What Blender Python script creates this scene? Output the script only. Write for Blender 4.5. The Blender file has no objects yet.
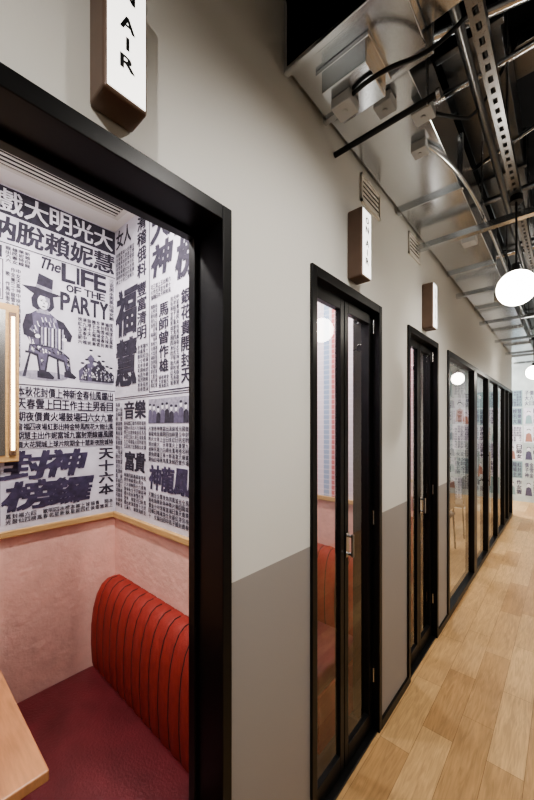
import bpy, bmesh, math, random
from mathutils import Vector, Matrix
random.seed(7)
scene = bpy.context.scene
COL = scene.collection

# ------------------------------------------------------------------ materials
def lin(c):
    return tuple((v/255/12.92) if v/255 <= .04045 else ((v/255+.055)/1.055)**2.4 for v in c)
def mat(name, rgb, rough=.6, metal=0, noise=0, nscale=8, bump=0, bscale=60, emit=None, estr=0, stretch=None, spec=.5, coat=0):
    m = bpy.data.materials.new(name); m.use_nodes = True
    nt = m.node_tree; N = nt.nodes; L = nt.links
    b = N['Principled BSDF']
    c = lin(rgb)
    b.inputs['Base Color'].default_value = (*c, 1)
    b.inputs['Roughness'].default_value = rough
    b.inputs['Metallic'].default_value = metal
    b.inputs['Specular IOR Level'].default_value = spec
    b.inputs['Coat Weight'].default_value = coat
    tc = N.new('ShaderNodeTexCoord')
    mp = N.new('ShaderNodeMapping'); L.new(tc.outputs['Object'], mp.inputs[0])
    if stretch: mp.inputs['Scale'].default_value = stretch
    if noise:
        n = N.new('ShaderNodeTexNoise'); n.inputs['Scale'].default_value = nscale; n.inputs['Detail'].default_value = 5
        L.new(mp.outputs[0], n.inputs[0])
        r = N.new('ShaderNodeValToRGB')
        r.color_ramp.elements[0].position = .3; r.color_ramp.elements[1].position = .7
        r.color_ramp.elements[0].color = (*[v*(1-noise) for v in c], 1)
        r.color_ramp.elements[1].color = (*[min(1, v*(1+noise)) for v in c], 1)
        L.new(n.outputs[0], r.inputs[0]); L.new(r.outputs[0], b.inputs['Base Color'])
    if bump:
        n2 = N.new('ShaderNodeTexNoise'); n2.inputs['Scale'].default_value = bscale; n2.inputs['Detail'].default_value = 4
        L.new(mp.outputs[0], n2.inputs[0])
        bp = N.new('ShaderNodeBump'); bp.inputs['Strength'].default_value = bump; bp.inputs['Distance'].default_value = .01
        L.new(n2.outputs[0], bp.inputs['Height']); L.new(bp.outputs[0], b.inputs['Normal'])
    if emit:
        b.inputs['Emission Color'].default_value = (*lin(emit), 1)
        b.inputs['Emission Strength'].default_value = estr
    return m

M = {}
def two_tone(name, top, bot, zsplit):
    m = mat(name, top, .5, bump=.03, bscale=150)
    nt = m.node_tree; N = nt.nodes; L = nt.links; b = N['Principled BSDF']
    g = N.new('ShaderNodeNewGeometry'); s = N.new('ShaderNodeSeparateXYZ'); L.new(g.outputs['Position'], s.inputs[0])
    k = N.new('ShaderNodeMath'); k.operation = 'GREATER_THAN'; k.inputs[1].default_value = zsplit; L.new(s.outputs[2], k.inputs[0])
    x = N.new('ShaderNodeMix'); x.data_type = 'RGBA'
    x.inputs[6].default_value = (*lin(bot), 1); x.inputs[7].default_value = (*lin(top), 1)
    L.new(k.outputs[0], x.inputs[0]); L.new(x.outputs[2], b.inputs['Base Color'])
    return m
M['wall'] = two_tone('wall_paint', (212, 211, 205), (150, 145, 141), 1.10)
M['white'] = mat('white_ceiling', (232, 230, 226), .7)
M['plain'] = mat('plain_wall', (206, 203, 197), .7, bump=.03)
M['pink'] = mat('pink_plaster', (226, 180, 168), .75, noise=.07, nscale=14, bump=.4, bscale=35)
M['paper'] = mat('wallpaper_ground', (203, 199, 211), .8, noise=.14, nscale=9, bump=.25, bscale=12)
M['paper2'] = mat('wallpaper_grey', (146, 142, 158), .8, noise=.3, nscale=60)
M['ink'] = mat('wallpaper_ink', (50, 46, 60), .8, noise=.35, nscale=50)
M['ink2'] = mat('wallpaper_ink_mid', (90, 84, 106), .8, noise=.25, nscale=60)
M['inkp'] = mat('wallpaper_ink_violet', (62, 54, 80), .8, noise=.35, nscale=40)
M['ppwhite'] = mat('wallpaper_white', (218, 215, 224), .8, noise=.1, nscale=50)
M['teal'] = mat('poster_teal', (132, 156, 160), .7)
M['rust'] = mat('poster_rust', (164, 118, 106), .7)
M['paperB'] = mat('poster_ground_pale', (188, 196, 196), .7, noise=.15, nscale=5)
M['black'] = mat('black_frame_metal', (12, 12, 13), .38, 0, spec=.35)
M['blackc'] = mat('black_soffit', (7, 7, 8), .9)
M['oak'] = mat('oak_trim', (190, 154, 106), .45, noise=.14, nscale=6, stretch=(2, 2, 24))
M['table'] = mat('table_wood', (182, 130, 92), .4, noise=.14, nscale=5, stretch=(3, 22, 3))
M['redv'] = mat('red_upholstery', (140, 52, 44), .62, noise=.1, nscale=30, bump=.15, bscale=220, spec=.3)
M['seam'] = mat('seam_thread', (40, 12, 11), .8)
M['maroon'] = mat('maroon_leather', (96, 37, 42), .45, noise=.16, nscale=10, bump=.2, bscale=120)
M['carpet'] = mat('dark_carpet', (60, 52, 48), .95, noise=.2, nscale=60)
M['chrome'] = mat('brushed_steel', (190, 190, 190), .25, 1)
M['bronze'] = mat('sign_casing_bronze', (104, 84, 72), .45, .1, noise=.06, nscale=20)
M['signface'] = mat('sign_opal_face', (240, 238, 232), .4, emit=(255, 251, 245), estr=1.6)
M['opal'] = mat('opal_glass_lit', (255, 250, 240), .3, emit=(255, 247, 234), estr=18)
M['tube'] = mat('lamp_tube_lit', (255, 240, 220), .3, emit=(255, 226, 180), estr=8)
M['panel'] = mat('light_panel_lit', (255, 250, 240), .3, emit=(255, 248, 238), estr=6)
M['jbox'] = mat('junction_box_grey', (170, 170, 168), .5)
M['char'] = mat('charcoal_fabric', (60, 60, 64), .8)
M['vent'] = mat('vent_paint', (214, 210, 202), .5)
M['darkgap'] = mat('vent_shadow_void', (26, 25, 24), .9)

def galv(name, rgb, r0, r1, vs=190, bs=.12):
    m = mat(name, rgb, .3, 1)
    nt = m.node_tree; N = nt.nodes; L = nt.links; b = N['Principled BSDF']
    tc = N['Texture Coordinate']
    v = N.new('ShaderNodeTexVoronoi'); v.inputs['Scale'].default_value = vs; L.new(tc.outputs['Object'], v.inputs[0])
    r = N.new('ShaderNodeMapRange'); r.inputs[3].default_value = r0; r.inputs[4].default_value = r1
    L.new(v.outputs['Distance'], r.inputs[0]); L.new(r.outputs[0], b.inputs['Roughness'])
    n = N.new('ShaderNodeTexNoise'); n.inputs['Scale'].default_value = 2.5; n.inputs['Detail'].default_value = 0; L.new(tc.outputs['Object'], n.inputs[0])
    bp = N.new('ShaderNodeBump'); bp.inputs['Strength'].default_value = bs; bp.inputs['Distance'].default_value = .05
    L.new(n.outputs[0], bp.inputs['Height']); L.new(bp.outputs[0], b.inputs['Normal'])
    return m
M['galv'] = galv('galvanised_steel', (212, 216, 220), .16, .26)
M['galvd'] = galv('galvanised_steel_dark', (120, 121, 122), .25, .38)  # darker, rougher galvanised tone for secondary duct, strut and some pipes

def floor_mat():
    m = mat('oak_plank_floor', (200, 170, 125), .34)
    nt = m.node_tree; N = nt.nodes; L = nt.links; b = N['Principled BSDF']
    tc = N['Texture Coordinate']; mp = N['Mapping']; mp.inputs['Rotation'].default_value = (0, 0, math.radians(90))
    br = N.new('ShaderNodeTexBrick'); br.inputs['Scale'].default_value = 1
    br.inputs['Brick Width'].default_value = .55; br.inputs['Row Height'].default_value = .14
    br.inputs['Mortar Size'].default_value = .0009; br.inputs['Bias'].default_value = 0
    br.offset = .37; br.offset_frequency = 2; br.squash = 1.25; br.squash_frequency = 3
    br.inputs['Color1'].default_value = (*lin((204, 168, 120)), 1); br.inputs['Color2'].default_value = (*lin((174, 136, 92)), 1)
    br.inputs['Mortar'].default_value = (*lin((112, 84, 54)), 1)
    L.new(mp.outputs[0], br.inputs[0])
    mp2 = N.new('ShaderNodeMapping'); mp2.inputs['Scale'].default_value = (26, 2.2, 1); L.new(tc.outputs['Object'], mp2.inputs[0])
    n = N.new('ShaderNodeTexNoise'); n.inputs['Scale'].default_value = 2.2; n.inputs['Detail'].default_value = 8; n.inputs['Distortion'].default_value = 1.8
    L.new(mp2.outputs[0], n.inputs[0])
    r = N.new('ShaderNodeMapRange'); r.inputs[1].default_value = .3; r.inputs[2].default_value = .7; r.inputs[3].default_value = .72; r.inputs[4].default_value = 1.1
    L.new(n.outputs[0], r.inputs[0])
    x = N.new('ShaderNodeMix'); x.data_type = 'RGBA'; x.blend_type = 'MULTIPLY'; x.inputs[0].default_value = 1
    L.new(br.outputs['Color'], x.inputs[6]); L.new(r.outputs[0], x.inputs[7]); L.new(x.outputs[2], b.inputs['Base Color'])
    return m
M['floor'] = floor_mat()

def stripes():
    m = mat('striped_wallpaper', (220, 220, 225), .7)
    nt = m.node_tree; N = nt.nodes; L = nt.links; b = N['Principled BSDF']
    g = N.new('ShaderNodeNewGeometry'); s = N.new('ShaderNodeSeparateXYZ'); L.new(g.outputs['Position'], s.inputs[0])
    a = N.new('ShaderNodeMath'); a.operation = 'ADD'; L.new(s.outputs[0], a.inputs[0]); L.new(s.outputs[1], a.inputs[1])
    k = N.new('ShaderNodeMath'); k.operation = 'MULTIPLY'; k.inputs[1].default_value = 4.6; L.new(a.outputs[0], k.inputs[0])
    f = N.new('ShaderNodeMath'); f.operation = 'FRACT'; L.new(k.outputs[0], f.inputs[0])
    r = N.new('ShaderNodeValToRGB'); r.color_ramp.interpolation = 'CONSTANT'
    e = r.color_ramp.elements
    e[0].position = 0; e[0].color = (*lin((222, 208, 216)), 1); e[1].position = .2; e[1].color = (*lin((150, 168, 196)), 1)
    for p, c in ((.38, (214, 204, 214)), (.46, (200, 104, 106)), (.56, (220, 212, 220)), (.7, (108, 134, 174)), (.86, (208, 160, 168))):
        q = e.new(p); q.color = (*lin(c), 1)
    L.new(f.outputs[0], r.inputs[0])
    kz = N.new('ShaderNodeMath'); kz.operation = 'MULTIPLY'; kz.inputs[1].default_value = 32; L.new(s.outputs[2], kz.inputs[0])
    fz = N.new('ShaderNodeMath'); fz.operation = 'FRACT'; L.new(kz.outputs[0], fz.inputs[0])
    gz = N.new('ShaderNodeMath'); gz.operation = 'GREATER_THAN'; gz.inputs[1].default_value = .78; L.new(fz.outputs[0], gz.inputs[0])
    kk = N.new('ShaderNodeMath'); kk.operation = 'MULTIPLY'; kk.inputs[1].default_value = .4; L.new(gz.outputs[0], kk.inputs[0])
    x = N.new('ShaderNodeMix'); x.data_type = 'RGBA'; x.inputs[7].default_value = (*lin((236, 230, 234)), 1)
    L.new(kk.outputs[0], x.inputs[0]); L.new(r.outputs[0], x.inputs[6]); L.new(x.outputs[2], b.inputs['Base Color'])
    return m
M['stripe'] = stripes()

def glass():
    m = bpy.data.materials.new('clear_glass'); m.use_nodes = True
    nt = m.node_tree; N = nt.nodes; L = nt.links; N.remove(N['Principled BSDF'])
    t = N.new('ShaderNodeBsdfTransparent'); t.inputs[0].default_value = (.88, .91, .90, 1)
    g = N.new('ShaderNodeBsdfGlossy'); g.inputs['Roughness'].default_value = 0.0
    lw = N.new('ShaderNodeLayerWeight'); lw.inputs[0].default_value = .5
    p = N.new('ShaderNodeMath'); p.operation = 'POWER'; p.inputs[1].default_value = 4.5; L.new(lw.outputs['Facing'], p.inputs[0])
    k = N.new('ShaderNodeMath'); k.operation = 'MULTIPLY_ADD'; k.inputs[1].default_value = .8; k.inputs[2].default_value = .14; L.new(p.outputs[0], k.inputs[0])
    x = N.new('ShaderNodeMixShader'); L.new(k.outputs[0], x.inputs[0]); L.new(t.outputs[0], x.inputs[1]); L.new(g.outputs[0], x.inputs[2])
    L.new(x.outputs[0], N['Material Output'].inputs[0])
    return m
M['glass'] = glass()

# ------------------------------------------------------------------ mesh builder
class MB:
    def __init__(s): s.v = []; s.f = []; s.m = []; s.mats = []; s.sm = []
    def mi(s, k):
        if k not in s.mats: s.mats.append(k)
        return s.mats.index(k)
    def add(s, vs, fs, k, smooth=False):
        o = len(s.v); s.v += [tuple(p) for p in vs]; i = s.mi(k)
        for f in fs: s.f.append([o+a for a in f]); s.m.append(i); s.sm.append(smooth)
        return s
    def box(s, x0, x1, y0, y1, z0, z1, k):
        vs = [(x, y, z) for x in (x0, x1) for y in (y0, y1) for z in (z0, z1)]
        return s.add(vs, [(0, 1, 3, 2), (4, 6, 7, 5), (0, 4, 5, 1), (2, 3, 7, 6), (0, 2, 6, 4), (1, 5, 7, 3)], k)
    def pane(s, x, y0, y1, z0, z1, k):
        return s.add([(x, y0, z0), (x, y1, z0), (x, y1, z1), (x, y0, z1)], [(0, 1, 2, 3)], k)
    def rod(s, a, b, r, k, n=12, r2=None):
        a = Vector(a); b = Vector(b); d = (b-a).normalized(); r2 = r if r2 is None else r2
        u = d.orthogonal().normalized(); w = d.cross(u)
        vs = []
        for p, rr in ((a, r), (b, r2)):
            for i in range(n):
                t = 2*math.pi*i/n; vs.append(p+(u*math.cos(t)+w*math.sin(t))*rr)
        s.add(vs, [(i, (i+1) % n, n+(i+1) % n, n+i) for i in range(n)], k, True)
        s.add(vs[:n], [tuple(reversed(range(n)))], k); s.add(vs[n:], [tuple(range(n))], k)
        return s
    def ball(s, c, r, k, n=32):
        vs = []; h = n//2
        for j in range(1, h):
            p = math.pi*j/h
            for i in range(n):
                t = 2*math.pi*i/n; vs.append((c[0]+r*math.sin(p)*math.cos(t), c[1]+r*math.sin(p)*math.sin(t), c[2]+r*math.cos(p)))
        fs = [(j*n+i, (j+1)*n+i, (j+1)*n+(i+1) % n, j*n+(i+1) % n) for j in range(h-2) for i in range(n)]
        T = len(vs); vs += [(c[0], c[1], c[2]+r), (c[0], c[1], c[2]-r)]
        fs += [(T, i, (i+1) % n) for i in range(n)] + [(T+1, (h-2)*n+(i+1) % n, (h-2)*n+i) for i in range(n)]
        return s.add(vs, fs, k, True)
    def build(s, name, parent=None, bevel=0, seg=2):
        me = bpy.data.meshes.new(name); me.from_pydata(s.v, [], s.f)
        for k in s.mats: me.materials.append(M[k])
        for p, i, sm in zip(me.polygons, s.m, s.sm): p.material_index = i; p.use_smooth = sm
        me.update()
        o = bpy.data.objects.new(name, me); COL.objects.link(o)
        if parent: o.parent = parent
        if bevel:
            b = o.modifiers.new('bevel', 'BEVEL'); b.width = bevel; b.segments = seg; b.limit_method = 'ANGLE'
        return o
def empty(name, loc=(0, 0, 0)):
    e = bpy.data.objects.new(name, None); COL.objects.link(e); e.empty_display_size = .1
    return e

# ------------------------------------------------------------------ glyphs
gcache = {}
def glyph(ch):
    if ch in gcache: return gcache[ch]
    cu = bpy.data.curves.new('g', 'FONT'); cu.body = ch; cu.size = 1; cu.resolution_u = 2
    cu.fill_mode = 'FRONT'
    o = bpy.data.objects.new('g', cu); COL.objects.link(o); bpy.context.view_layer.update()
    dg = bpy.context.evaluated_depsgraph_get()
    me = bpy.data.meshes.new_from_object(o.evaluated_get(dg))
    vs = [(v.co.x, v.co.y) for v in me.vertices]; fs = [tuple(p.vertices) for p in me.polygons]
    bpy.data.objects.remove(o); bpy.data.curves.remove(cu); bpy.data.meshes.remove(me)
    if vs and fs:
        x0 = min(v[0] for v in vs); x1 = max(v[0] for v in vs); y0 = min(v[1] for v in vs); y1 = max(v[1] for v in vs)
        w = max(x1-x0, 1e-4); h = max(y1-y0, 1e-4)
        vs = [((v[0]-x0)/w, (v[1]-y0)/h) for v in vs]; asp = w/h
    else: asp = 1
    gcache[ch] = (vs, fs, asp)
    return gcache[ch]

class Surf:
    def __init__(s, fn): s.fn = fn; s.mb = MB()
    def quad(s, u0, u1, v0, v1, k, lay=1):
        s.mb.add([s.fn(u0, v0, lay), s.fn(u1, v0, lay), s.fn(u1, v1, lay), s.fn(u0, v1, lay)], [(0, 1, 2, 3)], k)
    def poly(s, pts, k, lay=2):
        s.mb.add([s.fn(u, v, lay) for u, v in pts], [tuple(range(len(pts)))], k)
    def ell(s, cu, cv, a, b, k, lay=2, n=18, rot=0):
        c, q = math.cos(rot), math.sin(rot)
        s.poly([(cu+a*math.cos(t)*c-b*math.sin(t)*q, cv+a*math.cos(t)*q+b*math.sin(t)*c) for t in [2*math.pi*i/n for i in range(n)]], k, lay)
    def ch(s, c, u0, u1, v0, v1, k='ink', lay=3, bold=0, slant=0, keep=False):
        vs, fs, asp = glyph(c)
        if not fs: return
        w = u1-u0; h = v1-v0
        if asp < .45 or keep:
            nw = min(w, h*asp); u0 += (w-nw)/2; w = nw
        if asp > 2.6: nh = max(h*.14, w/asp); v0 += (h-nh)/2; h = nh
        offs = [(0, 0)]
        if bold:
            b = bold; offs = [(-b, -b*.6), (b, b*.6), (-b, b*.6), (b, -b*.6)]
            if bold > .025: offs += [(0, 0)]
        for i, (dx, dy) in enumerate(offs):
            s.mb.add([s.fn(u0+(x+dx)*w+slant*y*h, v0+(y+dy)*h, lay+i*.07) for x, y in vs], fs, k)
    def row(s, txt, u0, u1, v0, v1, k='ink', bold=.0, slant=0, gap=.08, lay=3, keep=False):
        n = len(txt); w = (u1-u0)/n
        for i, c in enumerate(txt):
            if c != ' ': s.ch(c, u0+w*(i+gap/2), u0+w*(i+1-gap/2), v0, v1, k, lay, bold, slant, keep)
    def word(s, txt, u0, u1, v0, v1, k='ink', bold=.03, slant=0, lay=3):
        """proportionally spaced latin lettering stretched to the cell"""
        adv = []
        for c in txt: adv.append(.3 if c == ' ' else (.34 if c == 'I' else .9))
        t = sum(adv); x = u0
        for c, a in zip(txt, adv):
            w = (u1-u0)*a/t
            if c != ' ':
                lo = c in 'e'
                if c == 'I': s.quad(x+w*.2, x+w*.8, v0, v1, k, lay)
                else: s.ch(c, x+w*.06, x+w*.94, v0, v0+(v1-v0)*(.68 if lo else 1), k, lay, bold, slant)
            x += w
    def col(s, txt, u0, u1, v0, v1, k='ink', bold=.0, slant=0, gap=.1, lay=3):
        n = len(txt); h = (v1-v0)/n
        for i, c in enumerate(txt):
            s.ch(c, u0, u1, v1-h*(i+1-gap/2), v1-h*(i+gap/2), k, lay, bold, slant)
    def fill(s, u0, u1, v0, v1, cell, k='ink', bold=0.02, lay=3):
        nu = max(1, round((u1-u0)/cell)); nv = max(1, round((v1-v0)/cell)); a = (u1-u0)/nu; b = (v1-v0)/nv
        for i in range(nu):
            for j in range(nv):
                if random.random() < .97:
                    s.ch(random.choice(POOL), u0+a*(i+.08), u0+a*(i+.92), v0+b*(j+.06), v0+b*(j+.94), k, lay, bold)
    def frame(s, u0, u1, v0, v1, t, k='ink', lay=2):
        s.quad(u0, u1, v0, v0+t, k, lay); s.quad(u0, u1, v1-t, v1, k, lay); s.quad(u0, u0+t, v0, v1, k, lay); s.quad(u1-t, u1, v0, v1, k, lay)
POOL = '大光明戲院慧妮賴福封神榜金花師作雄天十六本銀鑼鼓富貴新片演出日場夜價目男女主角歌舞音樂全球名星期三五四龍鳳春秋水火風雲馬曾白雪仙紅線俠影王子中華香港九龍城國民上映開幕特別'
def rnd(n): return [random.choice(POOL) for _ in range(n)]

def filler(S, u0, u1, v0, v1, dep=0):
    w = u1-u0; h = v1-v0
    if dep < 4 and (w > .34 or h > .3):
        t = random.uniform(.35, .65)
        if w > h*.9: filler(S, u0, u0+w*t, v0, v1, dep+1); filler(S, u0+w*t, u1, v0, v1, dep+1)
        else: filler(S, u0, u1, v0, v0+h*t, dep+1); filler(S, u0, u1, v0+h*t, v1, dep+1)
        return
    g = .012; u0 += g; u1 -= g; v0 += g; v1 -= g
    r = random.random()
    S.frame(u0-.006, u1+.006, v0-.006, v1+.006, .003)
    if r < .35:
        n = max(2, int((u1-u0)/(max(.05, (v1-v0)/2))))
        S.row(rnd(n), u0, u1, v0+(v1-v0)*.45, v1, 'ink', .03)
        S.fill(u0, u1, v0, v0+(v1-v0)*.4, .035)
    elif r < .6:
        S.quad(u0, u1, v0, v1, 'ink2', 1); n = max(1, int((u1-u0)/(v1-v0)+.5))
        S.row(rnd(n), u0+.01, u1-.01, v0+.01, v1-.01, 'ppwhite', .02)
    else: S.fill(u0, u1, v0, v1, .045, 'ink', .012)

# ------------------------------------------------------------------ room shell
WX = -.72; WT = .13; XI = WX-WT
BX = -1.757
Y1, Y2, Y3 = .80, 1.85, 2.90
DOORS = [(-.003, .653), (1.059, 1.693), (2.087, 2.714)]
HEAD = 2.158; WTOP = 3.0; SLAB = 3.5

MB().box(-4.2, .95, -2.6, 8.85, -.1, 0, 'floor').build('floor')
MB().box(-4.2, .95, -2.6, 8.85, SLAB, SLAB+.1, 'blackc').build('ceiling')

w = MB()
w.box(XI, WX, -2.5, DOORS[0][0], 0, WTOP, 'wall')
w.box(XI, WX, DOORS[0][1], DOORS[1][0], 0, WTOP, 'wall')
w.box(XI, WX, DOORS[1][1], DOORS[2][0], 0, WTOP, 'wall')
w.box(XI, WX, DOORS[2][1], 2.993, 0, WTOP, 'wall')
for a, b in DOORS: w.box(XI, WX, a, b, HEAD, WTOP, 'wall')
w.box(XI, WX, 2.993, 7.26, HEAD, WTOP, 'wall')
w.build('wall_left')
MB().box(.8, .95, -2.5, 8.7, 0, SLAB, 'plain').build('wall_right')
MB().box(-4.1, .95, 8.7, 8.85, 0, SLAB, 'paperB').build('wall_end')
MB().box(-4.2, .95, -2.6, -2.5, 0, SLAB, 'plain').build('wall_back')
MB().box(-4.2, -4.1, -2.5, 8.85, 0, SLAB, 'plain').build('wall_outer')
b = MB()
b.box(WX, WX+.012, DOORS[0][1], DOORS[1][0], 0, .045, 'black')
b.box(WX, WX+.012, DOORS[1][1], DOORS[2][0], 0, .045, 'black')
b.box(WX, WX+.012, DOORS[2][1], 2.993, 0, .045, 'black')
b.box(WX, WX+.012, -2.5, DOORS[0][0], 0, .045, 'black')
b.build('baseboard_left')

def lining(name, ax, p0, p1, a0, a1, ztop, low, up):
    q = MB()
    for z0, z1, k in ((0, 1.10, low), (1.10, ztop, up)):
        if ax == 'x': q.box(p0, p1, a0, a1, z0, z1, k)
        else: q.box(a0, a1, p0, p1, z0, z1, k)
    return q.build(name)
CZ = 2.555
WB = lining('wall_booth_back', 'x', BX-.04, BX, -.7, Y1, CZ, 'pink', 'paper')
WS = lining('wall_booth_side', 'y', Y1, Y1+.025, BX-.04, XI, CZ, 'pink', 'paper')
lining('wall_booth_near', 'y', -.74, -.7, BX-.04, XI, CZ, 'pink', 'paper')
lining('wall_booth_side.001', 'y', Y1+.025, Y1+.05, BX-.04, XI, CZ, 'pink', 'stripe')
lining('wall_booth_back.001', 'x', BX-.04, BX, Y1+.05, Y2, CZ, 'pink', 'stripe')
lining('wall_booth_side.002', 'y', Y2, Y2+.025, BX-.04, XI, CZ, 'pink', 'stripe')
lining('wall_booth_side.003', 'y', Y2+.025, Y2+.05, BX-.04, XI, CZ, 'pink', 'stripe')
lining('wall_booth_back.002', 'x', BX-.04, BX, Y2+.05, Y3, CZ, 'pink', 'stripe')
lining('wall_booth_side.004', 'y', Y3, Y3+.05, BX-.04, XI, CZ, 'pink', 'stripe')
MB().box(BX-.04, XI, -.74, Y3+.05, CZ, CZ+.05, 'white').build('ceiling_booths')
MB().box(BX, XI, -.7, Y1, 0, .006, 'carpet').box(BX, XI, Y1+.05, Y2, 0, .006, 'carpet').box(BX, XI, Y2+.05, Y3, 0, .006, 'carpet').build('floor_booth_carpet')
t = MB()
for (ya, yb) in ((-.7, Y1), (Y1+.05, Y2), (Y2+.05, Y3)):
    t.box(BX, BX+.02, ya, yb, 1.085, 1.112, 'oak'); t.box(BX, XI, yb-.02, yb, 1.085, 1.112, 'oak')
    t.box(BX, XI, ya, ya+.02, 1.085, 1.112, 'oak')
t.build('trim_dado', bevel=.003)

# ------------------------------------------------------------------ booth 1 wallpaper print
e_ = .0006
SB = Surf(lambda u, v, l: (BX+e_*l, u, v))
SS = Surf(lambda u, v, l: (u, Y1-e_*l, v))
S = SB
S.quad(.0, .80, 2.435, 2.55, 'ink', 1)
S.row('光大院戲大明光大', .02, .79, 2.447, 2.54, 'ppwhite', .02)
S.row('星演衲脫賴妮慧', .06, .795, 2.33, 2.425, 'ink', .03, slant=.06, gap=.06)
S.quad(.30, .80, 2.312, 2.316, 'ink', 2)
S.word('The', .46, .545, 2.255, 2.305, 'ink', .05, slant=.25)
S.word('LIFE', .55, .755, 2.225, 2.305, 'ink', .06)
S.word('OF THE', .57, .75, 2.18, 2.214, 'ink', .05)
S.word('PARTY', .545, .765, 2.09, 2.17, 'ink', .06)
S.fill(.62, .79, 1.945, 2.075, .0205, 'ink', .02)
S.fill(.767, .795, 2.09, 2.30, .022)
S.fill(.34, .43, 2.235, 2.305, .020)
# illustration: seated performer in a top hat with an accordion, halftone greys
S.ell(.478, 1.775, .10, .022, 'paper2', 1.2)
S.poly([(.398, 2.158), (.44, 2.132), (.50, 2.128), (.552, 2.150), (.513, 2.155), (.517, 2.214), (.460, 2.228), (.450, 2.165)], 'ink', 3.4)
S.poly([(.451, 2.163), (.453, 2.178), (.514, 2.168), (.513, 2.154)], 'paper2', 3.6)
S.poly([(.445, 2.14), (.432, 2.11), (.436, 2.075), (.456, 2.064), (.505, 2.066), (.522, 2.09), (.516, 2.14)], 'ink', 2.4)
S.ell(.480, 2.103, .024, .033, 'ppwhite', 3); S.poly([(.480, 2.134), (.503, 2.125), (.503, 2.09), (.490, 2.071), (.496, 2.10)], 'paper2', 3.1)
for ex in (.471, .489): S.ell(ex, 2.108, .0045, .0022, 'ink', 4); S.quad(ex-.006, ex+.006, 2.1135, 2.115, 'ink', 4)
S.ell(.480, 2.083, .007, .0028, 'ink', 4); S.poly([(.480, 2.105), (.485, 2.095), (.478, 2.095)], 'ink2', 4)
S.poly([(.462, 2.07), (.496, 2.07), (.505, 2.052), (.45, 2.052)], 'paper2', 2.9)
S.poly([(.415, 2.03), (.45, 2.06), (.505, 2.06), (.545, 2.03), (.55, 1.96), (.53, 1.90), (.44, 1.90), (.41, 1.95)], 'ink2', 2)
for i in range(60):
    a = random.uniform(.42, .54); c = random.uniform(1.91, 2.045); S.poly([(a, c), (a+.003, c), (a+.009, c-.02), (a+.005, c-.02)], random.choice(['ink', 'paper2', 'ppwhite']), 2.3+i*.008)
S.poly([(.40, 1.985), (.412, 2.035), (.435, 2.045), (.44, 2.0), (.425, 1.97), (.455, 1.955), (.45, 1.935), (.405, 1.945)], 'ink', 3)
S.poly([(.53, 2.04), (.56, 2.03), (.597, 1.975), (.59, 1.945), (.56, 1.945), (.565, 1.97), (.54, 2.0)], 'ink', 3)
S.ell(.456, 1.948, .010, .009, 'ppwhite', 4); S.ell(.563, 1.95, .010, .009, 'ppwhite', 4)
for i in range(14):
    x = .462+i*.007; S.poly([(x, 1.992-.003*(i % 2)+.0005*i), (x+.007, 1.992-.003*((i+1) % 2)+.0005*i), (x+.007, 1.915-.001*i), (x, 1.915-.001*i)], ('ink', 'paper2', 'ink2', 'ppwhite')[i % 4], 3.5)
S.poly([(.425, 1.91), (.535, 1.91), (.585, 1.87), (.592, 1.80), (.568, 1.80), (.56, 1.845), (.50, 1.865), (.49, 1.79), (.462, 1.79), (.452, 1.86), (.42, 1.87)], 'ink', 2.8)
S.poly([(.43, 1.904), (.53, 1.904), (.578, 1.866), (.585, 1.81), (.575, 1.81), (.563, 1.855), (.495, 1.875), (.483, 1.80), (.468, 1.80), (.458, 1.87), (.425, 1.877)], 'ink2', 3)
for i in range(40): S.ell(random.uniform(.435, .56), random.uniform(1.878, 1.902), .003, .006, random.choice(['ink', 'ppwhite', 'paper2']), 3.2, 6, random.random())
for i in range(16): S.ell(random.choice([.472, .476, .58]), random.uniform(1.81, 1.86), .003, .006, random.choice(['ppwhite', 'paper2', 'ink']), 3.2, 6, random.random())
S.poly([(.455, 1.795), (.50, 1.795), (.522, 1.772), (.518, 1.762), (.455, 1.765)], 'ink', 3.2); S.poly([(.562, 1.802), (.592, 1.802), (.615, 1.782), (.608, 1.772), (.562, 1.778)], 'ink', 3.2)
S.poly([(.40, 1.765), (.425, 1.875), (.432, 1.875), (.412, 1.765)], 'ink', 2); S.poly([(.535, 1.765), (.53, 1.865), (.538, 1.865), (.546, 1.765)], 'ink', 2); S.quad(.41, .55, 1.868, 1.878, 'ink', 2.1)
S.fill(.34, .395, 1.80, 2.22, .021, 'ink', .015)
# crowd sketch
S.quad(.63, .79, 1.76, 1.80, 'paper2', 1)
for i in range(8):
    cx = .642+.0195*i; cz = 1.86+random.uniform(-.035, .045)
    S.poly([(cx-.015, 1.77), (cx-.017, cz-.02), (cx, cz), (cx+.017, cz-.02), (cx+.015, 1.77)], random.choice(['ink', 'ink2', 'ink']), 2+i*.1)
    S.ell(cx, cz+.010, .008, .011, 'ppwhite', 3); S.ell(cx, cz+.019, .009, .005, 'ink', 4)
    for k in range(9): S.ell(cx+random.uniform(-.012, .012), random.uniform(1.78, cz-.02), .003, .005, random.choice(['ppwhite', 'paper2']), 4, 6)
S.quad(.375, .80, 1.727, 1.731, 'ink', 2)
for i, (z, n) in enumerate(((1.678, 14), (1.625, 12), (1.572, 13), (1.532, 18), (1.492, 16), (1.455, 18))):
    h_ = (.042, .044, .040, .030, .032, .028)[i]
    S.row(rnd(n), .38, .79, z, z+h_, 'ink', .03)
    S.quad(.375, .79, z-.005, z-.0035, 'ink2', 2)
S.row('封神', .33, .63, 1.32, 1.44, 'inkp', .05, slant=.25, gap=-.05)
S.row('榜鑼', .33, .66, 1.19, 1.31, 'inkp', .05, slant=.25, gap=-.05)
S.col('天十六本', .72, .79, 1.20, 1.44, 'ink', .035)
S.fill(.34, .79, 1.135, 1.18, .022)
S.quad(.0, .33, 2.25, 2.30, 'ink', 1)
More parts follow.
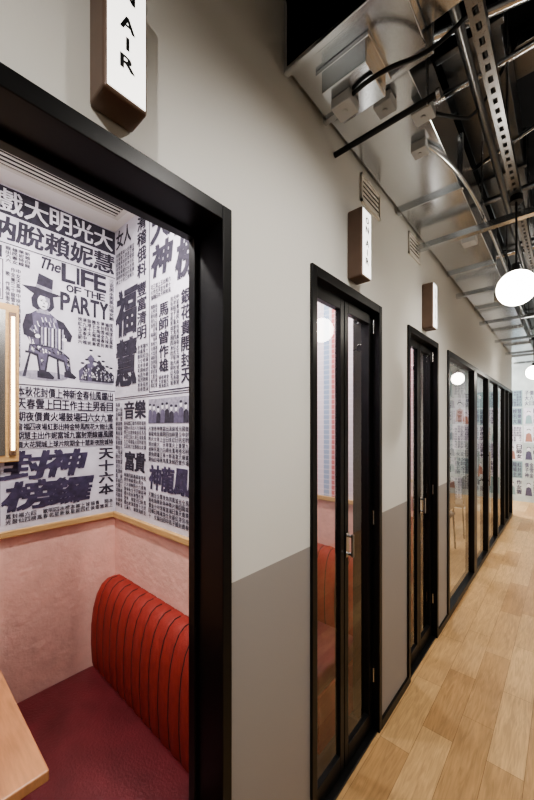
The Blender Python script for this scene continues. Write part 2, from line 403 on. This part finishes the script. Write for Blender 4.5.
filler(S, -.68, .0, 1.13, 2.54); filler(S, .0, .34, 2.07, 2.25); filler(S, .0, .33, 1.13, 1.39); S.fill(0, .05, 1.4, 2.05, .04)
# side wall
S = SS
S.col('福慧', -1.74, -1.54, 1.74, 2.24, 'ink', .05, slant=.06)
S.row('女人', -1.74, -1.58, 2.45, 2.54, 'ink', .03)
S.fill(-1.74, -1.55, 2.27, 2.43, .024)
S.col('滑稽俄料', -1.52, -1.44, 2.24, 2.53, 'ink', .03)
S.col('豐富清明', -1.52, -1.44, 1.95, 2.22, 'ink', .03); S.fill(-1.52, -1.42, 1.71, 1.93, .023)
S.frame(-1.415, -.9, 1.70, 2.545, .005)
S.col('大神', -1.40, -1.25, 2.20, 2.50, 'ink', .05, slant=.18)
S.col('封榜', -1.21, -1.07, 2.14, 2.50, 'ink', .05, slant=.15)
S.fill(-1.40, -1.24, 2.11, 2.18, .021)
S.fill(-1.40, -1.345, 1.72, 2.09, .020)
S.col('馬師曾作雄', -1.33, -1.26, 1.78, 2.08, 'ink', .03); S.fill(-1.335, -1.255, 1.715, 1.77, .02)
S.fill(-1.245, -1.18, 1.72, 2.09, .020); S.col('銀花貴開封天', -1.165, -1.105, 1.72, 2.10, 'ink', .03); S.fill(-1.095, -1.02, 1.72, 2.10, .022)
S.quad(-1.755, -.86, 1.69, 1.694, 'ink', 2); S.quad(-1.755, -.86, 1.682, 1.685, 'ink', 2)
S.fill(-1.745, -1.67, 1.14, 1.67, .024)
S.row('音樂', -1.655, -1.44, 1.585, 1.67, 'ink', .04); S.fill(-1.655, -1.44, 1.44, 1.575, .022)
S.row('富貴', -1.65, -1.45, 1.335, 1.425, 'ink', .05, slant=.1); S.fill(-1.655, -1.44, 1.14, 1.32, .023)
S.quad(-1.42, -1.02, 1.56, 1.67, 'paper2', 1)
for i in range(12):
    cx = -1.405+.034*i; q = random.uniform(-.008, .012)
    S.poly([(cx-.018, 1.563), (cx-.016, 1.61+q), (cx, 1.62+q), (cx+.016, 1.61+q), (cx+.018, 1.563)], random.choice(['ink', 'ink2']), 2+i*.1); S.ell(cx, 1.63+q, .009, .012, 'ppwhite', 3.3); S.ell(cx, 1.64+q, .010, .006, 'ink', 4)
S.fill(-1.42, -1.02, 1.39, 1.55, .023)
S.row('神龍鳳開', -1.42, -1.02, 1.27, 1.375, 'inkp', .05, slant=.1)
S.fill(-1.42, -1.02, 1.135, 1.255, .023)
filler(S, -1.0, -.86, 1.13, 2.54)
SB.mb.build('wallpaper_print', WB); SS.mb.build('wallpaper_print', WS)

# ------------------------------------------------------------------ door frames and doors
def door_frame(name, a, b, leafed=False):
    P = empty(name)
    f = MB()
    xo = WX+.012; xi = XI-.005
    f.box(xi, xo, a, a+.033, 0, HEAD, 'black'); f.box(xi, xo, b-.033, b, 0, HEAD, 'black')
    f.box(xi, xo, a+.033, b-.033, HEAD-.04, HEAD, 'black')
    if not leafed:
        s0, s1 = (XI+.0, XI+.03)
        f.box(s0, s1, b-.045, b-.033, 0, HEAD-.04, 'black'); f.box(s0, s1, a+.033, a+.045, 0, HEAD-.04, 'black')
        f.box(s0, s1, a+.045, b-.045, HEAD-.055, HEAD-.04, 'black')
    f.box(xi, xo-.01, a+.033, b-.033, 0, .012, 'black')
    f.build('frame', P, bevel=.002)
    return P
def door_leaf(P, a, b, name, handle_at=None, sa=.036, sb=.036):
    X0, X1 = -.775, -.747; z0, z1 = .016, HEAD-.044
    f = MB()
    f.box(X0, X1, a, a+sa, z0, z1, 'black'); f.box(X0, X1, b-sb, b, z0, z1, 'black')
    f.box(X0, X1, a+sa, b-sb, z1-.05, z1, 'black'); f.box(X0, X1, a+sa, b-sb, z0, z0+.08, 'black')
    f.build(name+'_stiles', P, bevel=.002)
    MB().pane(-.758, a+sa, b-sb, z0+.08, z1-.05, 'glass').build(name+'_glass', P)
    if handle_at is not None:
        h = MB(); y = handle_at
        h.box(X1, X1+.006, y-.014, y+.014, .96, 1.07, 'chrome')
        h.rod((X1+.004, y, .975), (X1+.03, y, .975), .006, 'chrome'); h.rod((X1+.004, y, 1.055), (X1+.03, y, 1.055), .006, 'chrome')
        h.rod((X1+.03, y, .965), (X1+.03, y, 1.065), .007, 'chrome')
        h.build(name+'_handle', P)
door_frame('door_frame', *DOORS[0])
for i, (a, b) in enumerate(DOORS[1:]):
    P = door_frame('door_%d' % (i+1), a, b, True)
    c = (a+b)/2-.005
    door_leaf(P, a+.036, c-.003, 'leaf_near', None, .03, .034); door_leaf(P, c+.003, b-.036, 'leaf_far', c+.02, .034, .034)
    h = MB()
    for z in (.25, 1.05, 2.02): h.rod((-.740, b-.036, z), (-.740, b-.036, z+.07), .006, 'chrome')
    h.build('hinges', P)

# ------------------------------------------------------------------ booth furniture
def bench(name, yb, x0, x1, sgn=-1, ydepth=.52):
    P = empty(name)
    n = max(3, round((x1-x0)/.068)); cw = (x1-x0)/n; sub = 12
    prof = [(.10, .34), (.112, .40), (.118, .50), (.116, .60), (.108, .68), (.092, .74), (.070, .78), (.045, .798), (.02, .80), (.0, .798)]
    mb = MB(); vs = []; rows = len(prof); cols = n*sub+1
    r = .07
    for i in range(cols):
        x = x0+cw*i/sub; ph = (i % sub)/sub
        bul = .008*(math.sin(math.pi*ph)**.5 if ph > 0 else 0)
        dx = min(x-x0, x1-x); top = 0
        if dx < r: top = r-math.sqrt(max(0, r*r-(r-dx)**2))
        for j, (d, z) in enumerate(prof):
            zz = z-(top*max(0, (z-.34)/.46)); dd = max(0.001, d+bul*(1 if d > .03 else .3))
            zz += bul*(.5 if z > .7 else 0)
            vs.append((x, yb+sgn*dd, zz))
    fs = []
    for i in range(cols-1):
        for j in range(rows-1):
            q = (i*rows+j, (i+1)*rows+j, (i+1)*rows+j+1, i*rows+j+1)
            fs.append(q if sgn < 0 else q[::-1])
    mb.add(vs, fs, 'redv', True)
    for i in (0, cols-1):
        pts = [vs[i*rows+j] for j in range(rows)]+[(vs[i*rows][0], yb+sgn*.001, .34)]
        mb.add(pts, [tuple(range(len(pts)))], 'redv')
    for k in range(1, n):
        for j in range(rows-2):
            a = vs[(k*sub)*rows+j]; c = vs[(k*sub)*rows+j+1]
            mb.rod(a, c, .0035, 'seam', 6)
    mb.build('backrest', P)
    ya, yc = sorted((yb+sgn*.1, yb+sgn*ydepth))
    s = MB().box(x0, x1, ya, yc, .27, .385, 'maroon').build('seat_cushion', P, bevel=.03, seg=4)
    for p in s.data.polygons: p.use_smooth = True
    ya, yc = sorted((yb+sgn*.002, yb+sgn*(ydepth-.03)))
    MB().box(x0+.002, x1-.002, ya, yc, .006, .27, 'redv').build('plinth', P)
    return P
bench('booth_bench', Y1-.001, BX+.004, XI-.02)
bench('booth_bench.001', -.7+.001, BX+.004, XI-.02, 1, .5)
bench('booth_bench.002', Y2-.001, BX+.004, XI-.02)
bench('booth_bench.003', Y3-.001, BX+.004, XI-.02)

def table(name, y0, y1):
    P = empty(name)
    MB().box(BX+.001, -.96, y0, y1, .672, .70, 'table').build('top', P, bevel=.004)
    yc = (y0+y1)/2
    MB().rod((-1.36, yc, .03), (-1.36, yc, .672), .03, 'black', 20).rod((-1.36, yc, .006), (-1.36, yc, .03), .17, 'black', 32, .16).build('pedestal', P)
table('booth_table', -.15, .275)

P = empty('mirror_lamp')
q = MB()
q.box(BX+.006, BX+.03, .08, .383, 1.40, 2.055, 'oak'); q.build('oak_plate', P, bevel=.004)
MB().box(BX+.03, BX+.034, .13, .335, 1.43, 2.025, 'chrome').build('mirror', P)
MB().box(BX+.03, BX+.037, .347, .371, 1.43, 2.02, 'bronze').box(BX+.03, BX+.037, .092, .116, 1.43, 2.02, 'bronze').build('channel', P)
MB().rod((BX+.043, .359, 1.45), (BX+.043, .359, 2.0), .006, 'tube').rod((BX+.043, .104, 1.45), (BX+.043, .104, 2.0), .006, 'tube').build('tubes', P)

g = MB()
gx0, gx1, gy0, gy1 = -1.62, -1.45, -.3, .74
g.box(gx0-.02, gx1+.02, gy0-.02, gy0, CZ-.006, CZ, 'vent').box(gx0-.02, gx1+.02, gy1, gy1+.02, CZ-.006, CZ, 'vent')
g.box(gx0-.02, gx0, gy0, gy1, CZ-.006, CZ, 'vent').box(gx1, gx1+.02, gy0, gy1, CZ-.006, CZ, 'vent')
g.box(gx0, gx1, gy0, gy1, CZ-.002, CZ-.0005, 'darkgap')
for i in range(7):
    x = gx0+.0245*i+.008; g.box(x, x+.011, gy0, gy1, CZ-.004, CZ-.002, 'vent')
g.build('ceiling_air_grille')
def downlight(name, x, y, z, e, size=.09, col=(1, .965, .93)):
    P = empty(name)
    MB().rod((x, y, z-.008), (x, y, z), size/2+.012, 'white', 32).build('trim_ring', P)
    MB().rod((x, y, z-.011), (x, y, z-.008), size/2, 'panel', 32).build('lens', P)
    l = bpy.data.lights.new(name, 'AREA'); l.shape = 'DISK'; l.size = size; l.energy = e; l.color = col
    o = bpy.data.objects.new('lamp', l); COL.objects.link(o); o.location = (x, y, z-.014); o.parent = P
downlight('downlight', -1.15, .32, CZ, 20)
downlight('downlight.001', -1.2, 1.35, CZ, 18)
downlight('downlight.002', -1.2, 2.4, CZ, 16)

# ------------------------------------------------------------------ ON AIR signs
def sign(name, y0, y1):
    P = empty(name); z0, z1 = 2.19, 2.485; x1 = WX+.07
    c = MB().box(WX, x1, y0, y1, z0, z1, 'bronze').build('casing', P, bevel=.008, seg=4)
    MB().box(x1-.001, x1+.002, y0+.006, y1-.006, z0+.006, z1-.006, 'signface').build('opal_face', P, bevel=.0015, seg=2)
    T = Surf(lambda u, v, l: (x1+.0024+.0003*l, u, v)); cy = (y0+y1)/2
    h = .026; z = z1-.035
    for ch in 'ON AIR':
        if ch != ' ':
            if ch == 'I': T.quad(cy-.0035, cy+.0035, z-h, z, 'black', 1)
            else: T.ch(ch, cy-.014, cy+.014, z-h, z, 'black', 1, .05, 0)
        z -= h+.013 if ch != ' ' else .02
    T.mb.build('lettering', P)
sign('on_air_sign', .275, .365); sign('on_air_sign.001', 1.345, 1.435); sign('on_air_sign.002', 2.36, 2.45)

def wvent(name, y0, y1, z0, z1):
    v = MB(); x = WX
    v.box(x, x+.010, y0, y1, z0, z0+.010, 'vent').box(x, x+.010, y0, y1, z1-.010, z1, 'vent').box(x, x+.010, y0, y0+.010, z0, z1, 'vent').box(x, x+.010, y1-.010, y1, z0, z1, 'vent')
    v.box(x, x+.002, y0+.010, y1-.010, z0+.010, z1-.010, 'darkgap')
    n = 5; s = (z1-z0-.020)/n
    for i in range(n):
        a = z0+.010+s*i
        v.box(x+.002, x+.004, y0+.010, y1-.010, a+s*.45, a+s, 'vent')
    v.build(name)
wvent('wall_vent', 1.47, 1.68, 2.595, 2.725); wvent('wall_vent.001', 2.10, 2.31, 2.595, 2.725)

# ------------------------------------------------------------------ glazed partition
f = MB()
ya, yb = 2.993, 7.26; xa, xb = -.79, WX+.012
f.box(xa, xb, ya, yb, HEAD-.045, HEAD, 'black'); f.box(xa, xb, ya, yb, 0, .05, 'black')
mull = [(2.993, 3.035), (4.00, 4.14), (4.80, 4.90), (5.55, 5.60), (6.24, 6.29), (6.70, 6.74), (7.20, 7.26)]
for a, b in mull: f.box(xa, xb, a, b, .05, HEAD-.045, 'black')
f.rod((xb+.03, 4.72, .85), (xb+.03, 4.72, 1.25), .01, 'chrome'); f.rod((xb, 4.80, .9), (xb+.03, 4.72, .9), .006, 'chrome'); f.rod((xb, 4.80, 1.2), (xb+.03, 4.72, 1.2), .006, 'chrome')
P = empty('window_1'); f.build('mullions', P, bevel=.002)
g = MB()
for (a, b), (c, d) in zip(mull[:-1], mull[1:]): g.pane(-.735, b, c, .05, HEAD-.045, 'glass')
g.build('panes', P)

MB().box(-3.3, -3.2, 2.95, 7.26, 0, 2.7, 'plain').build('wall_meeting_back')
MB().box(-3.3, XI, 7.2, 7.26, 0, 2.7, 'paperB').build('wall_meeting_far')
MB().box(-3.3, BX-.04, 2.9, 2.95, 0, 2.7, 'plain').build('wall_meeting_near')
MB().box(-3.3, XI, 2.95, 7.26, 2.7, 2.75, 'white').build('ceiling_meeting')
def colourposters(S, u0, u1, v0, v1, nu, nv):
    for i in range(nu):
        for j in range(nv):
            a = u0+(u1-u0)*i/nu+.01; b = u0+(u1-u0)*(i+1)/nu-.01; c = v0+(v1-v0)*j/nv+.01; d = v0+(v1-v0)*(j+1)/nv-.01
            S.quad(a, b, c, d, random.choice(['paper', 'teal', 'paperB', 'paperB', 'teal', 'ppwhite']), 1)
            k = random.random(); w_ = b-a; h_ = d-c
            if k < .4:
                S.col(rnd(3), a+w_*.62, b-w_*.05, c+h_*.1, d-h_*.05, random.choice(['ink', 'rust', 'ink2']), .03)
                S.ell(a+w_*.32, c+h_*.68, w_*.11, h_*.10, 'ppwhite', 3); S.ell(a+w_*.32, c+h_*.74, w_*.13, h_*.07, 'ink', 2.5)
                S.poly([(a+w_*.1, c+.02), (a+w_*.16, c+h_*.5), (a+w_*.32, c+h_*.58), (a+w_*.48, c+h_*.5), (a+w_*.55, c+.02)], random.choice(['ink2', 'rust', 'teal', 'ink2']), 2)
            else: S.fill(a+w_*.05, b-w_*.05, c+h_*.05, d-h_*.05, random.choice([.05, .09]), 'ink2', .02)
SM = Surf(lambda u, v, l: (u, 7.2-.001*l, v)); colourposters(SM, -3.1, -.9, .1, 2.6, 6, 5)
SM.mb.build('poster_wall_print')
SE = Surf(lambda u, v, l: (u, 8.7-.001*l, v)); colourposters(SE, -2.6, .7, .1, 2.3, 12, 6); SE.mb.build('poster_wall_print.001')

def chair(name, x, y, rot, k):
    P = empty(name)
    MB().box(-.22, .22, -.22, .22, .42, .47, k).build('seat', P, bevel=.02, seg=3)
    MB().box(-.21, .21, .19, .22, .52, .85, k).build('back', P, bevel=.015, seg=3)
    l = MB()
    for sx in (-.19, .19):
        l.rod((sx*1.05, -.2, 0), (sx, -.17, .42), .011, 'black'); l.rod((sx*1.05, .22, 0), (sx, .2, .42), .011, 'black'); l.rod((sx*.9, .2, .42), (sx*.9, .215, .6), .01, 'black')
    l.build('legs', P); P.location = (x, y, 0); P.rotation_euler = (0, 0, rot)
P = empty('meeting_table')
MB().box(-2.5, -1.6, 4.2, 6.2, .71, .74, 'table').build('top', P, bevel=.005)
l = MB()
for x in (-2.4, -1.7):
    for y in (4.3, 6.1): l.box(x-.025, x+.025, y-.025, y+.025, 0, .71, 'black')
l.build('legs', P)
chair('meeting_chair', -1.28, 4.6, -math.pi/2, 'char'); chair('meeting_chair.001', -1.28, 5.5, -math.pi/2, 'char')
chair('meeting_chair.002', -2.8, 4.8, math.pi/2, 'char'); chair('meeting_chair.003', -2.8, 5.6, math.pi/2, 'char')
def panel_light(name, x, y, z, sx, sy, e):
    P = empty(name)
    MB().box(x-sx/2-.01, x+sx/2+.01, y-sy/2-.01, y+sy/2+.01, z-.03, z, 'white').build('housing', P)
    MB().box(x-sx/2, x+sx/2, y-sy/2, y+sy/2, z-.034, z-.03, 'panel').build('diffuser', P)
    l = bpy.data.lights.new(name, 'AREA'); l.shape = 'RECTANGLE'; l.size = sx; l.size_y = sy; l.energy = e; l.color = (1, .98, .95)
    o = bpy.data.objects.new('lamp', l); COL.objects.link(o); o.location = (x, y, z-.04); o.parent = P
panel_light('ceiling_light_panel', -2.0, 5.2, 2.7, .3, 1.6, 45)
panel_light('ceiling_light_panel.001', -2.2, 8.0, SLAB, 1.2, .3, 190)

# ------------------------------------------------------------------ services overhead: one suspended assembly
DP = empty('exposed_ceiling_ductwork')
d = MB()
d.box(-.70, -.33, .89, 1.16, 2.74, 2.99, 'galv')
d.box(-.70, -.40, 1.16, 8.3, 2.75, 2.99, 'galv')
for y in (.89, 1.135, 1.9, 2.95, 4.0, 5.05, 6.1, 7.15):
    x1 = -.315 if y < 1.15 else -.385
    d.box(-.712, x1, y, y+.022, 2.728, 3.005, 'galv')
d.build('main_duct', DP, bevel=.003)
d = MB()
d.box(-.62, -.46, .98, 1.13, 2.665, 2.738, 'galv'); d.box(-.635, -.445, .965, 1.145, 2.725, 2.74, 'galv')
d.box(-.33, -.215, .93, 1.13, 2.80, 2.96, 'galv'); d.box(-.225, -.215, .915, 1.145, 2.785, 2.975, 'galv')
d.rod((-.275, 1.03, 2.96), (-.275, 1.03, 3.5), .05, 'galv', 28)
for z in (3.02, 3.2): d.rod((-.275, 1.03, z), (-.275, 1.03, z+.02), .056, 'chrome', 28)
d.build('takeoff', DP, bevel=.003)
d = MB(); d.box(-.42, -.20, 1.6, 8.3, 3.16, 3.36, 'galvd')
for y in (1.6, 2.6, 3.7, 4.8, 5.9, 7.0): d.box(-.435, -.185, y, y+.03, 3.145, 3.375, 'galvd')
d.box(-1.7, .75, 2.05, 2.25, 3.40, 3.49, 'galvd'); d.build('secondary_duct', DP, bevel=.003)
tz = MB()
for i, y in enumerate((1.24, 2.25, 3.3, 4.35, 5.4, 6.45, 7.5)):
    xe = -.33 if i == 0 else .25
    if i == 0:
        tz.rod((WX, y, 2.67), (xe, y, 2.67), .011, 'black', 14); tz.rod((xe, y, 2.67), (xe+.012, y, 2.67), .016, 'chrome', 14)
    else: tz.box(WX, xe, y-.02, y+.02, 2.655, 2.69, 'galv')
    for x in (-.36, ) + (() if i == 0 else (-.05, .22)):
        tz.rod((x, y, 2.65), (x, y, SLAB), .005, 'chrome', 8)
tz.build('trapeze_hangers', DP)
j = MB()
for (x, y, z, s) in ((-.57, 1.05, 2.63, .035), (-.50, 1.22, 2.71, .032), (-.40, 1.33, 2.70, .035), (-.47, 1.52, 2.715, .03), (-.47, 2.5, 2.72, .04), (-.47, 3.8, 2.72, .04)):
    j.box(x-s, x+s, y-s, y+s, z-.002, z+.035, 'jbox'); j.rod((x, y, z-.006), (x, y, z-.002), .008, 'jbox')
j.build('junction_boxes', DP, bevel=.004)
def tube(pts, r, k, name, parent):
    cu = bpy.data.curves.new(name, 'CURVE'); cu.dimensions = '3D'; cu.bevel_depth = r; cu.bevel_resolution = 3
    s = cu.splines.new('NURBS'); s.points.add(len(pts)-1); s.use_endpoint_u = True; s.order_u = 3
    for p, c in zip(s.points, pts): p.co = (*c, 1)
    cu.materials.append(M[k]); o = bpy.data.objects.new(name, cu); COL.objects.link(o); o.parent = parent
tube([(-.57, 1.05, 2.66), (-.45, 1.0, 2.64), (-.30, 1.15, 2.72), (-.14, 1.3, 3.0), (-.14, 1.4, 3.45)], .007, 'black', 'flex_conduit', DP)
tube([(-.40, 1.33, 2.72), (-.33, 1.4, 2.70), (-.30, 1.8, 2.95), (-.16, 1.9, 3.3)], .007, 'black', 'flex_conduit_2', DP)
tube([(-.45, 1.52, 2.74), (-.36, 1.7, 2.72), (-.34, 2.6, 2.72), (-.34, 5, 2.72), (-.34, 8, 2.72)], .009, 'galv', 'conduit', DP)
c = MB()
c.rod((-.28, 1.2, 2.93), (-.28, 8, 2.93), .016, 'galvd'); c.rod((-.23, 1.2, 2.96), (-.23, 8, 2.96), .011, 'black')
c.rod((.02, .6, 3.05), (.02, 8, 3.05), .03, 'black', 16); c.rod((-.02, 1.0, 2.75), (-.02, 8, 2.75), .012, 'galvd')
c.rod((-.7, 1.75, 3.1), (.7, 1.75, 3.1), .014, 'galv'); c.rod((-.7, 2.7, 3.06), (.7, 2.7, 3.06), .02, 'galvd'); c.rod((-.7, 3.6, 3.05), (.7, 3.6, 3.05), .025, 'galv')
c.rod((-.42, 1.4, 3.05), (.4, 1.62, 3.05), .018, 'galv'); c.rod((-.5, 2.4, 3.1), (.4, 2.0, 3.1), .012, 'galv')
c.build('pipes', DP)

P = empty('perforated_strut')
s = MB(); X = -.19; zt = 2.70; hw = .019; y0, y1 = -1.5, 8.2
pitch = .05
s.box(X-hw, X-hw+.012, y0, y1, zt, zt+.003, 'galvd'); s.box(X+hw-.012, X+hw, y0, y1, zt, zt+.003, 'galvd')
y = y0
while y < y1:
    s.box(X-hw+.012, X+hw-.012, y, y+.024, zt, zt+.003, 'galvd'); y += pitch
s.box(X-hw, X-hw+.003, y0, y1, zt+.003, zt+.04, 'galvd'); s.box(X+hw-.003, X+hw, y0, y1, zt+.003, zt+.04, 'galvd')
s.build('channel', P)
r = MB()
for y in (-1.4, -.35, .7, 1.75, 2.8, 3.85, 4.9, 5.95, 7.0): r.rod((X, y, zt+.0), (X, y, SLAB), .005, 'chrome', 8)
r.build('drop_rods', P)

def pendant(name, x, y, z, top):
    P = empty(name)
    MB().ball((x, y, z), .085, 'opal').build('globe', P)
    MB().rod((x, y, z+.082), (x, y, z+.12), .026, 'black', 24, .02).rod((x, y, z+.12), (x, y, top), .005, 'black', 10).rod((x, y, top-.03), (x, y, top), .028, 'black', 24).build('stem', P)
pendant('globe_pendant_light', X, 2.10, 2.24, zt-.001); pendant('globe_pendant_light.001', -.31, 5.4, 2.22, 2.654); pendant('globe_pendant_light.002', X, -1.3, 2.24, zt-.001)

P = empty('track_spotlights')
m = MB(); m.box(.33, .365, -1.6, 8, 2.93, 2.96, 'black')
for y in (-1.5, 0, 1.5, 3, 4.5, 6, 7.5): m.rod((.348, y, 2.95), (.348, y, SLAB), .005, 'black', 8)
def spot(y, tgt, e, col=(1, .955, .90)):
    a = Vector((.348, y, 2.84)); dd = (Vector(tgt)-a).normalized()
    m.rod((.348, y, 2.93), tuple(a), .008, 'black', 8)
    m.rod(tuple(a-dd*.06), tuple(a+dd*.08), .04, 'black', 24)
    l = bpy.data.lights.new('spot', 'SPOT'); l.energy = e; l.spot_size = math.radians(105); l.spot_blend = .9; l.shadow_soft_size = .04; l.color = col
    o = bpy.data.objects.new('spot_lamp', l); COL.objects.link(o); o.location = a+dd*.085; o.parent = P
    o.rotation_euler = dd.to_track_quat('-Z', 'Y').to_euler()
spot(-.6, (-.6, .0, 1.4), 78); spot(.9, (-.72, 1.0, 1.15), 80); spot(2.3, (-.6, 2.5, .9), 82); spot(3.7, (-.3, 3.9, 0), 105, (1, .92, .83))
spot(5.1, (-.3, 5.2, 0), 105, (1, .92, .83)); spot(6.5, (-.4, 6.7, .2), 105, (1, .92, .83)); spot(7.4, (-.6, 8.7, 1.3), 150)
m.build('track_and_heads', P)
def upl(name, x, y, e):  # added fill uplights, out of view, to brighten the ducts overhead
    P = empty(name)
    MB().rod((x, y, 2.50), (x, y, 2.57), .035, 'black', 24).rod((x, y, 2.57), (x, y, 2.575), .03, 'panel', 24).rod((x+.033, y, 2.52), (.80, y, 2.52), .008, 'black', 8).build('body', P)
    l = bpy.data.lights.new(name, 'SPOT'); l.energy = e; l.spot_size = math.radians(150); l.spot_blend = .8; l.shadow_soft_size = .05; l.color = (1, .97, .93)
    o = bpy.data.objects.new('lamp', l); COL.objects.link(o); o.location = (x, y, 2.585); o.rotation_euler = (math.pi, 0, 0); o.parent = P
upl('added_duct_uplight', .45, 1.1, 18); upl('added_duct_uplight.001', .45, 2.4, 20); upl('added_duct_uplight.002', .45, 4.0, 24); upl('added_duct_uplight.003', .45, 6.0, 28)

wd = bpy.data.worlds.new('world'); scene.world = wd; wd.use_nodes = True
wd.node_tree.nodes['Background'].inputs[0].default_value = (.9, .95, 1, 1); wd.node_tree.nodes['Background'].inputs[1].default_value = .1

cd = bpy.data.cameras.new('camera'); cam = bpy.data.objects.new('camera', cd); COL.objects.link(cam)
cam.location = (0, 0, 1.55); cam.rotation_euler = (math.radians(90), 0, math.atan2(300, 340))
cd.sensor_width = 36; cd.sensor_fit = 'AUTO'; cd.lens = 15.3; cd.shift_y = 26/800; cd.clip_start = .02
scene.camera = cam
scene.view_settings.view_transform = 'AgX'
scene.view_settings.look = 'AgX - Medium High Contrast'
scene.view_settings.exposure = .28
